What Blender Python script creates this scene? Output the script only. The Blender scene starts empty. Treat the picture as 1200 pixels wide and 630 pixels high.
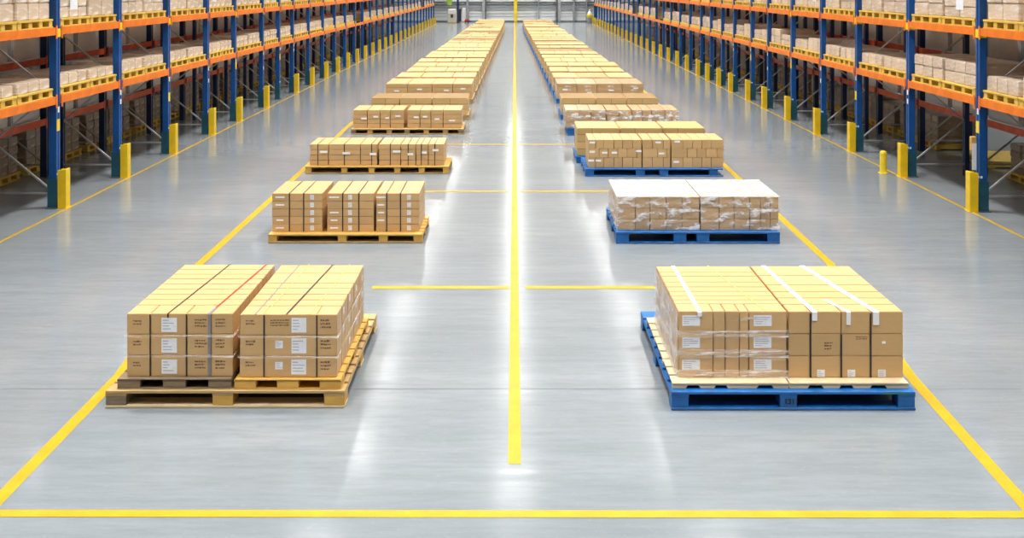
import bpy, bmesh, math, random
from mathutils import Vector, Matrix
random.seed(7)
S = bpy.context.scene
COL = S.collection
CAMH = 3.4
F = 1200.0

# ------------------------------------------------------------------ materials
def new_mat(name):
    m = bpy.data.materials.new(name); m.use_nodes = True
    nt = m.node_tree; nt.nodes.clear()
    out = nt.nodes.new('ShaderNodeOutputMaterial')
    b = nt.nodes.new('ShaderNodeBsdfPrincipled')
    nt.links.new(b.outputs[0], out.inputs[0])
    return m, nt, b, out

def N(nt, t, **kw):
    n = nt.nodes.new(t)
    for k, v in kw.items():
        if k in n.inputs.keys(): n.inputs[k].default_value = v
        else: setattr(n, k, v)
    return n

def mixrgb(nt, fac, a, b, mode='MIX'):
    n = nt.nodes.new('ShaderNodeMix'); n.data_type = 'RGBA'; n.blend_type = mode
    for inp, v in ((n.inputs[0], fac), (n.inputs[6], a), (n.inputs[7], b)):
        if hasattr(v, 'links') or hasattr(v, 'is_output'): nt.links.new(v, inp)
        elif isinstance(v, (int, float)): inp.default_value = v
        else: inp.default_value = (*v, 1)
    return n.outputs[2]

def ramp(nt, src, lo, hi, a=0.0, b=1.0):
    n = nt.nodes.new('ShaderNodeMapRange')
    n.inputs[1].default_value = lo; n.inputs[2].default_value = hi
    n.inputs[3].default_value = a; n.inputs[4].default_value = b
    nt.links.new(src, n.inputs[0]); return n.outputs[0]

def noise(nt, scale, detail=3, vec=(1, 1, 1), rough=.55, coord='Object'):
    tc = nt.nodes.new('ShaderNodeTexCoord'); mp = nt.nodes.new('ShaderNodeMapping')
    mp.inputs['Scale'].default_value = vec
    nt.links.new(tc.outputs[coord], mp.inputs[0])
    n = N(nt, 'ShaderNodeTexNoise', Scale=scale, Detail=detail, Roughness=rough)
    nt.links.new(mp.outputs[0], n.inputs['Vector'])
    return n.outputs[0]

def paint(name, col, rough=.4, var=.12, scale=6, metallic=0.0, spec=.5, chips=None):
    m, nt, b, out = new_mat(name)
    f = noise(nt, scale, 4)
    c = mixrgb(nt, ramp(nt, f, .3, .7), [x * (1 - var) for x in col], [min(1, x * (1 + var)) for x in col])
    if chips:
        g = noise(nt, 38, 5)
        c = mixrgb(nt, ramp(nt, g, .67, .71), c, chips)
    nt.links.new(c, b.inputs['Base Color'])
    b.inputs['Roughness'].default_value = rough; b.inputs['Metallic'].default_value = metallic
    b.inputs['Specular IOR Level'].default_value = spec
    return m

def cardboard(name, col, var=.08, rough=.5, spec=.5, film=0.0, glintcol=(.85, .82, .80)):
    """kraft board; film > 0 adds stretch wrap lying on it, its wrinkle glints painted as pale streaks"""
    m, nt, b, out = new_mat(name)
    oi = nt.nodes.new('ShaderNodeObjectInfo')
    f = noise(nt, 9, 4, (1, 1, 4))
    c1 = mixrgb(nt, oi.outputs['Random'], [x * (1 - var) for x in col], [min(1, x * (1 + var)) for x in col])
    c = mixrgb(nt, ramp(nt, f, .3, .75, 0, .22), c1, [x * .72 for x in col])
    nt.links.new(c, b.inputs['Base Color'])
    b.inputs['Roughness'].default_value = rough
    b.inputs['Specular IOR Level'].default_value = .8
    b.inputs['Roughness'].default_value = .42
    if film > 0:
        g = noise(nt, 3.2, 6, (1.2, 1.2, 4.5), .65)
        w = ramp(nt, g, .62 - film * .25, .78 - film * .25)
        c2 = mixrgb(nt, w, c, glintcol)
        nt.links.new(c2, b.inputs['Base Color'])
        bp = N(nt, 'ShaderNodeBump', Strength=.35, Distance=.02)
        nt.links.new(g, bp.inputs['Height']); nt.links.new(bp.outputs[0], b.inputs['Normal'])
        b.inputs['Coat Weight'].default_value = .6; b.inputs['Coat Roughness'].default_value = .22
    return m

def brickboard(name, col, mortar, sx, sz, film=.25):
    """pile of cartons far away: seams between cartons"""
    m, nt, b, out = new_mat(name)
    tc = nt.nodes.new('ShaderNodeTexCoord')
    sp = nt.nodes.new('ShaderNodeSeparateXYZ'); cb = nt.nodes.new('ShaderNodeCombineXYZ')
    nt.links.new(tc.outputs['Object'], sp.inputs[0])
    ad = N(nt, 'ShaderNodeMath', operation='ADD'); nt.links.new(sp.outputs[0], ad.inputs[0]); nt.links.new(sp.outputs[1], ad.inputs[1])
    nt.links.new(ad.outputs[0], cb.inputs[0]); nt.links.new(sp.outputs[2], cb.inputs[1])
    br = nt.nodes.new('ShaderNodeTexBrick'); nt.links.new(cb.outputs[0], br.inputs[0])
    br.inputs['Color1'].default_value = (*[x * .85 for x in col], 1); br.inputs['Color2'].default_value = (*[min(1, x * 1.15) for x in col], 1)
    br.inputs['Mortar'].default_value = (*mortar, 1); br.inputs['Scale'].default_value = 1
    br.inputs['Mortar Size'].default_value = .006; br.inputs['Brick Width'].default_value = sx; br.inputs['Row Height'].default_value = sz
    br.offset = 0.0
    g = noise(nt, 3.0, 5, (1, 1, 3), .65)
    oi = nt.nodes.new('ShaderNodeObjectInfo')
    c = mixrgb(nt, ramp(nt, oi.outputs['Random'], 0, 1, 0, .14), br.outputs[0], [x * .6 for x in col])
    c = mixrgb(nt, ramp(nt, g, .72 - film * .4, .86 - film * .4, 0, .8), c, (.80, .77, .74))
    nt.links.new(c, b.inputs['Base Color']); b.inputs['Roughness'].default_value = .42
    return m

def wood(name, col, dark, var=.5):
    m, nt, b, out = new_mat(name)
    oi = nt.nodes.new('ShaderNodeObjectInfo')
    g = noise(nt, 5, 6, (1, 9, 9), .6)
    g2 = noise(nt, 2.2, 3, (2, 2, 2))
    c = mixrgb(nt, ramp(nt, g, .35, .7, 0, var), col, dark)
    c = mixrgb(nt, ramp(nt, g2, .48, .62, 0, .55), c, [x * .75 for x in col])
    c = mixrgb(nt, ramp(nt, oi.outputs['Random'], 0, 1, 0, .3), c, dark)
    nt.links.new(c, b.inputs['Base Color']); b.inputs['Roughness'].default_value = .6
    return m

def film_mat(name, base=.15, amp=.75, lo=.45, hi=.72, vec=(1, 1, 5), scale=4, col=(.92, .9, .9)):
    m = bpy.data.materials.new(name); m.use_nodes = True
    nt = m.node_tree; nt.nodes.clear()
    out = nt.nodes.new('ShaderNodeOutputMaterial')
    tr = nt.nodes.new('ShaderNodeBsdfTransparent')
    p = nt.nodes.new('ShaderNodeBsdfPrincipled')
    p.inputs['Base Color'].default_value = (*col, 1); p.inputs['Roughness'].default_value = .18
    g = noise(nt, scale, 6, vec, .65)
    bp = N(nt, 'ShaderNodeBump', Strength=.6, Distance=.02); nt.links.new(g, bp.inputs['Height']); nt.links.new(bp.outputs[0], p.inputs['Normal'])
    f = ramp(nt, g, lo, hi, base, min(1, base + amp))  # film is clear; its glints are painted as pale noise blotches
    mx = nt.nodes.new('ShaderNodeMixShader')
    nt.links.new(f, mx.inputs[0]); nt.links.new(tr.outputs[0], mx.inputs[1]); nt.links.new(p.outputs[0], mx.inputs[2])
    nt.links.new(mx.outputs[0], out.inputs[0])
    return m

def floor_mat():
    m, nt, b, out = new_mat('polished_concrete')
    a = noise(nt, .55, 5, (.5, 1.6, 1)); c2 = noise(nt, 2.2, 6, (.35, 3.2, 1), .6); c3 = noise(nt, .12, 2)
    c = mixrgb(nt, ramp(nt, a, .3, .7), FLOOR_A, FLOOR_B)
    c = mixrgb(nt, ramp(nt, c2, .42, .72, 0, .55), c, FLOOR_C)
    c = mixrgb(nt, ramp(nt, c3, .35, .65, 0, .25), c, FLOOR_C)
    c4 = noise(nt, 7, 7, (.45, 2.4, 1), .7); c5 = noise(nt, 16, 4, (1, 1.3, 1), .6)
    c = mixrgb(nt, ramp(nt, c4, .45, .70, 0, .5), c, FLOOR_C)
    c = mixrgb(nt, ramp(nt, c5, .58, .70, 0, .35), c, FLOOR_B)
    nt.links.new(c, b.inputs['Base Color'])
    r = ramp(nt, c2, .3, .75, .10, .20)
    nt.links.new(r, b.inputs['Roughness'])
    bp = N(nt, 'ShaderNodeBump', Strength=.045, Distance=.02)
    nt.links.new(c2, bp.inputs['Height']); nt.links.new(bp.outputs[0], b.inputs['Normal'])
    b.inputs['Specular IOR Level'].default_value = .32
    return m

FLOOR_A = (.192, .214, .234); FLOOR_B = (.245, .268, .288); FLOOR_C = (.150, .172, .186)
KR = (.60, .37, .155)
M = {}
M['floor'] = floor_mat()
M['line'] = paint('yellow_line_paint', (.50, .305, .007), .35, .10, 5)
M['joint'] = paint('joint_filler', (.12, .13, .13), .7)
M['wall'] = paint('wall_cladding', (.84, .88, .90), .5, .04, .4)
M['white'] = paint('white_paint', (.80, .81, .82), .6, .03, .5)
M['rail'] = paint('dark_grey_steel', (.10, .12, .14), .5)
M['greysteel'] = paint('grey_steel', (.30, .33, .36), .45)
M['galv'] = paint('galvanised_steel', (.58, .60, .62), .35, .1, 10, .6)
M['blue'] = paint('rack_blue_paint', (.008, .085, .31), .3, .15, 4, chips=None)
M['navy'] = paint('rack_navy_paint', (.012, .03, .10), .4, .15, 4)
M['teal'] = paint('teal_sleeve', (.012, .085, .125), .4, .2, 6)
M['orange'] = paint('beam_orange_paint', (.88, .20, .012), .35, .12, 5)
M['redbeam'] = paint('beam_red_orange_paint', (.62, .075, .012), .4, .2, 5)
M['yellow'] = paint('guard_yellow_paint', (.90, .60, .01), .35, .08, 6)
M['yellow2'] = paint('clip_yellow', (.92, .68, .03), .4, .1, 8)
M['bluepal'] = paint('blue_pallet_paint', (.006, .115, .37), .42, .22, 7, chips=(.07, .17, .33))
M['black'] = paint('black_strap', (.018, .02, .024), .35)
M['grey'] = paint('grey_strap', (.22, .22, .23), .4)
M['red'] = paint('red_strap', (.62, .02, .02), .4)
M['strapyel'] = paint('straw_strap', (.72, .52, .17), .4)
M['label'] = paint('label_paper', (.84, .85, .89), .5, .05, 20)
M['tape'] = paint('white_tape', (.90, .90, .90), .35, .05, 12)
M['ink'] = paint('print_ink', (.19, .115, .045), .7)
M['carton'] = cardboard('kraft_carton', KR)
M['carton_film'] = cardboard('kraft_carton_wrapped', (.55, .34, .15), .12, .4, .5, .15)
M['rackbox'] = cardboard('rack_carton', (.68, .52, .38), .14, .45, .5, .45, (.86, .81, .78))
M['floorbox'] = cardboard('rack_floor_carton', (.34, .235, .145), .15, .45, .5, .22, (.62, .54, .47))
M['greyload'] = cardboard('grey_wrap', (.56, .56, .56), .12, .35, .5, .3, (.66, .67, .68))
M['far'] = brickboard('far_carton', (.64, .43, .175), (.26, .15, .05), .62, .135, .05)
M['farrack'] = brickboard('far_rack_carton', (.56, .43, .33), (.30, .21, .14), .4, .2, .5)
M['wood'] = wood('pine_wood', (.56, .38, .16), (.28, .16, .05), .65)
M['woodpale'] = wood('pale_pine_wood', (.76, .62, .40), (.55, .38, .18), .4)
M['woodyel'] = wood('yellow_pine_wood', (.72, .43, .09), (.42, .21, .04))
M['wooddark'] = wood('weathered_wood', (.30, .215, .13), (.09, .06, .04), .8)
M['rackpal'] = wood('yellow_rack_pallet_wood', (.80, .56, .10), (.5, .3, .05), .4)
M['film'] = film_mat('stretch_film', .05, .85, .50, .61, (.8, .8, 2.4), 4.2)
M['filmband'] = film_mat('film_band', .10, .75, .46, .62, (1.2, 1.2, 16), 3)
M['filmsheen'] = film_mat('film_side_sheen', .30, .45, .4, .65, (1, 2, 3), 3)  # paler film, grazing reflection painted into its colour
M['filmthin'] = film_mat('film_thin', .02, .5, .58, .72, (1, 1, 6), 3)
M['filmtop'] = film_mat('film_top_sheet', .42, .5, .38, .62, (1.5, 4, 1), 4, (.72, .72, .72))
M['dark'] = paint('dark_plastic', (.02, .022, .025), .5)
M['green'] = paint('green_cloth', (.35, .55, .08), .6)
M['skin'] = paint('cream_box', (.62, .60, .50), .6)
em, nt_, b_, o_ = new_mat('lamp_diffuser')
b_.inputs['Base Color'].default_value = (1, 1, 1, 1)
b_.inputs['Emission Color'].default_value = (1.0, .985, .95, 1)
LAMP = 17.0; LAMPW = 256.0; SPREAD = 88
b_.inputs['Emission Strength'].default_value = LAMP
M['lamp'] = em

# ------------------------------------------------------------------ mesh helpers
def box(bm, x0, x1, y0, y1, z0, z1):
    v = [bm.verts.new(p) for p in ((x0, y0, z0), (x1, y0, z0), (x1, y1, z0), (x0, y1, z0), (x0, y0, z1), (x1, y0, z1), (x1, y1, z1), (x0, y1, z1))]
    for f in ((0, 3, 2, 1), (4, 5, 6, 7), (0, 1, 5, 4), (1, 2, 6, 5), (2, 3, 7, 6), (3, 0, 4, 7)):
        bm.faces.new([v[i] for i in f])
    return v

def bar(bm, a, b, w, d):
    a = Vector(a); b = Vector(b); t = (b - a).normalized()
    up = Vector((0, 0, 1)) if abs(t.z) < .9 else Vector((1, 0, 0))
    s = t.cross(up).normalized() * w / 2; u = s.cross(t).normalized() * d / 2
    vs = [bm.verts.new(p + q) for p in (a, b) for q in (s + u, -s + u, -s - u, s - u)]
    for f in ((0, 1, 2, 3), (7, 6, 5, 4), (0, 4, 5, 1), (1, 5, 6, 2), (2, 6, 7, 3), (3, 7, 4, 0)):
        bm.faces.new([vs[i] for i in f])

def finish(bm, bevel=0.0, seg=1):
    if bevel > 0:
        bmesh.ops.bevel(bm, geom=list(bm.edges), offset=bevel, segments=seg, affect='EDGES', clamp_overlap=True)
    bmesh.ops.recalc_face_normals(bm, faces=bm.faces)

def mesh_of(name, bm, mat, bevel=0.0, seg=1):
    finish(bm, bevel, seg)
    me = bpy.data.meshes.new(name); bm.to_mesh(me); bm.free()
    me.materials.append(M[mat] if isinstance(mat, str) else mat)
    return me

def obj(name, me, parent=None, loc=(0, 0, 0), rz=0.0):
    o = bpy.data.objects.new(name, me); COL.objects.link(o)
    if parent is not None: o.parent = parent
    o.location = loc; o.rotation_euler = (0, 0, rz)
    return o

def tag(o, label, cat, group=None):
    o['label'] = label; o['category'] = cat
    if group: o['group'] = group
    return o

def empty(name, loc, label, cat, group=None):
    o = bpy.data.objects.new(name, None); COL.objects.link(o); o.location = loc
    o.empty_display_size = .1
    return tag(o, label, cat, group)

def struct(name, bm, mat, bevel=0):
    o = obj(name, mesh_of(name, bm, mat, bevel)); o['kind'] = 'structure'; return o

def copy_tree(o, loc=None, parent=None):
    c = o.copy(); COL.objects.link(c)
    if parent is not None: c.parent = parent
    if loc is not None: c.location = loc
    for ch in list(o.children):
        copy_tree(ch, None, c)
    return c

CACHE = {}
def box_mesh(w, d, h, mat, bevel=.004, seg=2, name='carton'):
    """box mesh: origin at the centre of its base"""
    k = (round(w, 3), round(d, 3), round(h, 3), mat, bevel)
    if k not in CACHE:
        bm = bmesh.new(); box(bm, -w / 2, w / 2, -d / 2, d / 2, 0, h)
        CACHE[k] = mesh_of(name, bm, mat, bevel, seg)
    return CACHE[k]

ORD = ['first', 'second', 'third', 'fourth', 'fifth', 'sixth', 'seventh', 'eighth', 'ninth', 'tenth', 'eleventh', 'twelfth', 'thirteenth', 'fourteenth',
       'fifteenth', 'sixteenth', 'seventeenth', 'eighteenth', 'nineteenth', 'twentieth'] + ['twenty-' + w for w in
       ('first', 'second', 'third', 'fourth', 'fifth', 'sixth', 'seventh', 'eighth', 'ninth')] + ['thirtieth', 'thirty-first', 'thirty-second', 'thirty-third', 'thirty-fourth', 'thirty-fifth', 'thirty-sixth']

# ------------------------------------------------------------------ setting
bm = bmesh.new(); box(bm, -26, 26, -16, 93, -.2, 0); struct('floor', bm, 'floor')
bm = bmesh.new(); box(bm, -26, 26, -16, 93, 10.2, 10.4); struct('ceiling', bm, 'white')
bm = bmesh.new(); box(bm, -26.2, -26, -16, 93, 0, 10.2); struct('wall_left', bm, 'white')
bm = bmesh.new(); box(bm, 26, 26.2, -16, 93, 0, 10.2); struct('wall_right', bm, 'white')
bm = bmesh.new(); box(bm, -26, 26, -16.2, -16, 0, 10.2); struct('wall_front', bm, 'white')
bm = bmesh.new(); box(bm, -26, 26, 93, 93.2, 0, 10.2); struct('wall_back', bm, 'wall')

def strip(name, pts, w, z=.0015, mat='line', th=.0015):
    """painted strip along a floor polyline"""
    bm = bmesh.new(); L = []
    for i, p in enumerate(pts):
        p = Vector((*p, 0)); a = Vector((*pts[max(0, i - 1)], 0)); b = Vector((*pts[min(len(pts) - 1, i + 1)], 0))
        t = (b - a).normalized(); s = Vector((-t.y, t.x, 0)) * w / 2
        L.append([bm.verts.new((q.x, q.y, zz)) for q in (p + s, p - s) for zz in (z - th + .0003, z)])
    for a, b in zip(L, L[1:]):
        for i, j in ((1, 3), (3, 2), (2, 0), (0, 1)):
            bm.faces.new((a[i], b[i], b[j], a[j]))
    for e in (L[0], L[-1]): bm.faces.new((e[0], e[1], e[3], e[2]))
    return struct(name, bm, mat)
strip('floor_marking_centre', [(0, 7.27), (0, 40), (0, 92)], .092)
strip('floor_marking_front', [(-9, 6.60), (9, 6.56)], .088, .003)
strip('floor_marking_left', [(-3.36, 5.0), (-3.41, 6.78), (-3.44, 8.9), (-3.84, 12.5), (-3.88, 18.7), (-4.0, 24.3), (-4.05, 50), (-3.6, 86)], .10)
strip('floor_marking_right', [(3.24, 5.0), (3.34, 6.7), (3.44, 8.88), (3.85, 12.5), (3.95, 19), (4.15, 34), (3.9, 60), (3.3, 86)], .10)
strip('floor_marking_rack_left', [(-6.80, 8), (-6.80, 90)], .05)
strip('floor_marking_rack_right', [(6.84, 8), (6.84, 90)], .05)
for k, (y, a, b) in enumerate(((11.5, -1.6, -.06), (11.5, .12, 1.6), (16.85, -1.6, -.1), (16.85, .1, 1.6), (21.8, -1.7, -.1), (21.8, .1, 1.6))):
    strip('floor_marking_cross_%d' % (k + 1), [(a, y), (b, y)], .11 if k < 2 else .09, .003)
for k, y in enumerate((8.62, 14.2 + 5.6, 31.0, 42.2)):
    strip('floor_joint_%d' % (k + 1), [(-25.9, y), (25.9, y)], .014, .0008, 'joint', .0006)

# back wall: cladding seams, rails, columns
def wb(px, y=92.9): return (px - 603) * y / F
for k, (z0, z1, mat) in enumerate(((1.78, 1.86, 'rail'), (1.50, 1.60, 'rail'), (1.33, 1.50, 'greysteel'), (.12, .16, 'greysteel'), (2.6, 2.75, 'rail'))):
    bm = bmesh.new(); box(bm, -25.9, 25.9, 92.86, 92.99, z0, z1); struct('wall_back_rail_%d' % (k + 1), bm, mat)
for k, z in enumerate((.52, .78, 1.06)):
    bm = bmesh.new(); box(bm, -25.9, 25.9, 92.97, 92.99, z, z + .025); struct('wall_back_seam_%d' % (k + 1), bm, 'greysteel')
def column(name, px, w, mat, y=92.6, h=10.1, foot='dark'):
    x = wb(px, y); t = y - 92.6
    bm = bmesh.new()
    box(bm, x - w / 2, x + w / 2, y, y + .03, .02, h); box(bm, x - w / 2, x + w / 2, y + .22, y + .25, .02, h); box(bm, x - w * .1, x + w * .1, y + .03, y + .22, .02, h)
    o = struct(name, bm, mat)
    bm = bmesh.new(); box(bm, x - w * .8, x + w * .8, y - .05, y + .26, 0, .02)
    f = obj('base_plate', mesh_of('base_plate', bm, foot), o)
    return o
column('pillar_1', 566.8, .24, 'galv'); column('pillar_2', 655.5, .24, 'galv')
column('pillar_3', 604.2, .30, 'yellow2', 92.3)
column('pillar_4', 536.5, .17, 'navy', 90.8); column('pillar_5', 548, .22, 'greysteel'); column('pillar_6', 631.5, .10, 'greysteel')
column('pillar_7', 672.5, .16, 'greysteel'); column('pillar_8', 687.5, .12, 'greysteel'); column('pillar_9', 569, .12, 'rail', 92.5)
column('pillar_10', 652.8, .14, 'rail', 92.5)
column('pillar_11', 697.6, .16, 'navy', 91.2)

# things at the back wall
t = empty('equipment_cabinet', (wb(529.5, 90), 90.2, 0), 'cream cabinet with white panels at the back wall beside the left rack end', 'cabinet')
bm = bmesh.new(); box(bm, -.36, .36, -.25, .25, .08, 1.25); obj('body', mesh_of('body', bm, 'skin', .02), t)
bm = bmesh.new(); box(bm, -.34, .34, -.27, -.25, .85, 1.18); obj('door', mesh_of('door', bm, 'tape', .005), t)
bm = bmesh.new(); box(bm, -.10, .12, -.285, -.25, .50, .80); obj('control_panel', mesh_of('panel', bm, 'dark', .005), t)
bm = bmesh.new(); box(bm, -.38, .38, -.27, .27, 0, .08); obj('plinth', mesh_of('plinth', bm, 'woodyel', .005), t)
t = empty('hanging_jacket', (wb(526, 90.4), 90.8, 1.55), 'bright green cloth hanging above the cream cabinet by the left rack end', 'jacket')
bm = bmesh.new(); box(bm, -.24, .24, -.05, .05, 0, .9); obj('cloth', mesh_of('cloth', bm, 'green', .04, 3), t)
bm = bmesh.new(); bar(bm, (0, 0, .85), (0, 2.2, .95), .03, .03); obj('hook', mesh_of('hook', bm, 'galv'), t)
t = empty('electrical_box', (wb(538.5, 92), 92.3, 0), 'narrow dark upright box behind the navy post at the back wall', 'box')
bm = bmesh.new(); box(bm, -.14, .14, -.12, .12, .05, 1.2); obj('body', mesh_of('body', bm, 'dark', .02), t)
bm = bmesh.new(); box(bm, -.16, .16, -.14, .14, 0, .05); obj('plinth', mesh_of('plinth', bm, 'rail', .005), t)
t = empty('white_board', (wb(543, 92), 92.8, 0), 'white upright board leaning by the back wall next to dark box', 'board')
bm = bmesh.new(); box(bm, -.15, .2, -.03, .03, .05, 1.3); obj('sheet', mesh_of('sheet', bm, 'tape', .005), t)
bm = bmesh.new(); box(bm, -.17, .22, -.08, .08, 0, .05); obj('foot', mesh_of('foot', bm, 'rail', .005), t)
t = empty('drum', (wb(691.5, 90), 90.3, 0), 'white drum with a yellow band by the back wall near the right rack end', 'drum')
def lathe(bm, prof, n=20):
    rings = []
    for r, z in prof:
        rings.append([bm.verts.new((r * math.cos(2 * math.pi * i / n), r * math.sin(2 * math.pi * i / n), z)) for i in range(n)])
    for a, b in zip(rings, rings[1:]):
        for i in range(n): bm.faces.new((a[i], a[(i + 1) % n], b[(i + 1) % n], b[i]))
    bm.faces.new(rings[0][::-1]); bm.faces.new(rings[-1])
bm = bmesh.new(); lathe(bm, ((.24, 0), (.25, .05), (.25, .50))); obj('lower_body', mesh_of('b', bm, 'greysteel'), t)
bm = bmesh.new(); lathe(bm, ((.26, .50), (.28, .60), (.28, .74), (.24, .8))); obj('band', mesh_of('b', bm, 'yellow2'), t)
bm = bmesh.new(); lathe(bm, ((.22, .8), (.16, .95), (.10, 1.05), (.10, 1.18), (.05, 1.2))); obj('neck', mesh_of('b', bm, 'tape'), t)
t = empty('pallet_jack', (wb(547, 91.5), 91.7, 0), 'small red wheeled truck parked by the back wall behind the left row', 'pallet truck')
bm = bmesh.new(); box(bm, -.18, .18, -.14, .14, .1, .3); obj('body', mesh_of('b', bm, 'red', .03, 2), t)
for sx in (-.12, .12):
    bm = bmesh.new(); lathe(bm, ((.09, -.03), (.09, .03)))
    for v in bm.verts: v.co = Vector((v.co.x + sx, v.co.z - .1, v.co.y + .09))
    obj('wheel', mesh_of('w', bm, 'dark'), t)
bm = bmesh.new(); bar(bm, (-.15, 0, .16), (-.6, 0, .08), .16, .05); obj('fork', mesh_of('f', bm, 'strapyel'), t)

# ------------------------------------------------------------------ lamps
bm = bmesh.new(); box(bm, -.52, .52, -.52, .52, .02, .12); lh = mesh_of('lamp_housing', bm, 'white', .02)
bm = bmesh.new(); box(bm, -.46, .46, -.46, .46, 0, .02); ld = mesh_of('lamp_diffuser', bm, 'lamp')
bm = bmesh.new(); bar(bm, (0, 0, .12), (0, 0, 1.2), .02, .02); lr = mesh_of('suspension_rod', bm, 'galv')
LINES = {-13: ('outer left', .25), -4.3: ('left', 1.0), 0: ('centre', .55), 4.3: ('right', 1.0), 13: ('outer right', .25)}
for X, (rn, wt) in LINES.items():
    AL = bpy.data.lights.new('downlight', 'AREA'); AL.shape = 'SQUARE'; AL.size = .9; AL.energy = LAMPW * wt
    AL.spread = math.radians(SPREAD); AL.color = (1.0, .985, .95)
    for k in range(16):
        y = 2.8 + 5.7 * k + (0 if X == 0 else 2.0)
        t = empty('ceiling_lamp', (X, y, 9.0), 'square white ceiling lamp, %s of the %s line of lamps' % (ORD[k], rn), 'lamp', 'ceiling lamps')
        obj('housing', lh, t); obj('diffuser', ld, t); obj('suspension_rod', lr, t)
        lo = bpy.data.objects.new('downlight', AL); COL.objects.link(lo); lo.parent = t; lo.location = (0, 0, -.01)

# ------------------------------------------------------------------ pallets
def pallet(name, label, x0, x1, y0, y1, z0, h, bx, mats, boards=9, rows=3, bw=.12, bh=None, group=None, t_deck=.022, tb=.018):
    """block pallet: deck boards across, stringer boards front to back, blocks, bottom boards. bx: block centres as fractions of the width; mats: block materials"""
    w = x1 - x0; d = y1 - y0; cx = (x0 + x1) / 2
    t = empty(name, (cx, y0, z0), label, 'pallet', group)
    mat = mats['deck']
    bm = bmesh.new(); bd = d / (boards + (boards - 1) * .28)
    for i in range(boards):
        a = i * bd * 1.28
        box(bm, -w / 2 + random.uniform(0, .008), w / 2 - random.uniform(0, .008), a, a + bd, h - t_deck, h - random.uniform(0, .001))
    obj('deck', mesh_of('deck', bm, mat, .002), t)
    zb0 = tb; zb1 = h - 2 * t_deck
    xs = [min(w / 2 - bw / 2, max(-w / 2 + bw / 2, -w / 2 + f * w)) for f in bx]
    for i, x in enumerate(xs):
        bm = bmesh.new(); box(bm, x - bw / 2, x + bw / 2, .004, d - .004, zb1, h - t_deck)
        obj('stringer_board', mesh_of('stringer_board', bm, mat, .002), t)
    for i, x in enumerate(xs):
        for r in range(rows):
            yy = .006 + r * (d - .012 - bw) / (rows - 1)
            m = mats.get('block', mat)
            if isinstance(m, (list, tuple)): m = m[i % len(m)]
            bm = bmesh.new(); box(bm, x - bw / 2 + .003, x + bw / 2 - .003, yy, yy + bw, zb0, zb1)
            obj('block', mesh_of('block', bm, m, .003), t)
    for r in range(rows):
        yy = r * (d - bw) / (rows - 1)
        bm = bmesh.new(); box(bm, -w / 2, w / 2, yy, yy + bw, 0, zb0)
        obj('bottom_board', mesh_of('bottom_board', bm, mats.get('bottom', mat), .002), t)
    return t

pallet('wooden_pallet', 'wide worn timber base pallet under two smaller pallets, nearest in the left row', -3.29, -1.364, 8.226, 10.15, 0.002, .138, (0, .49, 1), {'deck': 'wood', 'block': ['wooddark', 'woodyel', 'woodyel'], 'bottom': 'woodpale'}, 10, 3, .17)
pallet('wooden_pallet', 'weathered dark timber half pallet on the left of the wide base pallet', -3.21, -2.285, 8.26, 9.80, .141, .082, (0, .5, 1), {'deck': 'wooddark', 'block': ['wooddark'], 'bottom': 'wooddark'}, 9, 3, .19, t_deck=.010, tb=.006)
pallet('wooden_pallet', 'yellow timber half pallet on the right of the wide base pallet', -2.262, -1.395, 8.25, 9.80, .141, .082, (0, .5, 1), {'deck': 'woodyel', 'block': ['woodyel'], 'bottom': 'woodyel'}, 9, 3, .18, t_deck=.010, tb=.006)

bp = pallet('blue_pallet', 'wide blue base pallet carrying two pale half pallets, nearest in the right row', 1.254, 3.204, 8.18, 10.2, 0.002, .148, (0, .48, 1), {'deck': 'bluepal'}, 8, 3, .14)
# stencilled mark on the centre block and a green scuff by the right corner
bm = bmesh.new()
for dx, w, z0, z1 in ((-.045, .010, .05, .09), (-.03, .03, .084, .09), (-.03, .03, .05, .056), (-.012, .012, .05, .09), (.012, .014, .05, .09), (.045, .006, .052, .088)):
    box(bm, dx + .0 - .02, dx + w - .02, .0015, .006, z0, z1)
obj('stencil', mesh_of('stencil', bm, 'dark'), bp)
bm = bmesh.new(); box(bm, .72, .93, -.0015, .004, .128, .138); obj('green_scuff', mesh_of('scuff', bm, paint('green_scuff', (.02, .20, .10), .5)), bp)

def notched_tray(name, label, x0, x1, y0, y1, z0, h, notches):
    """thin half pallet: deck over stringers whose front edge is notched"""
    w = x1 - x0; d = y1 - y0
    t = empty(name, ((x0 + x1) / 2, y0, z0), label, 'pallet')
    bm = bmesh.new(); n = 9; bd = d / (n + (n - 1) * .2)
    for i in range(n): box(bm, -w / 2, w / 2, i * bd * 1.2, i * bd * 1.2 + bd, h - .014, h)
    obj('deck', mesh_of('deck', bm, 'woodpale', .002), t)
    for r in range(4):
        yy = .006 + r * (d - .05) / 3
        bm = bmesh.new()
        prof = [(-w / 2, 0)]
        for c, hw in notches:
            c = -w / 2 + c * w
            prof += [(c - hw, 0), (c - hw * .75, .024), (c + hw * .75, .024), (c + hw, 0)]
        prof += [(w / 2, 0), (w / 2, h - .015), (-w / 2, h - .015)]
        a = [bm.verts.new((x, yy, z)) for x, z in prof]; b = [bm.verts.new((x, yy + .04, z)) for x, z in prof]
        bm.faces.new(a); bm.faces.new(b[::-1])
        for i in range(len(prof)): bm.faces.new((a[i], a[(i + 1) % len(prof)], b[(i + 1) % len(prof)], b[i]))
        obj('stringer', mesh_of('stringer', bm, 'woodpale'), t)
    return t
notched_tray('wooden_pallet', 'pale thin half pallet on the left of the nearest blue pallet', 1.27, 2.205, 8.24, 9.86, .151, .047, ((.18, .06), (.42, .055), (.8, .07)))
notched_tray('wooden_pallet', 'pale thin half pallet on the right of the nearest blue pallet', 2.215, 3.17, 8.24, 9.86, .151, .047, ((.22, .065), (.48, .06), (.75, .07)))

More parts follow.
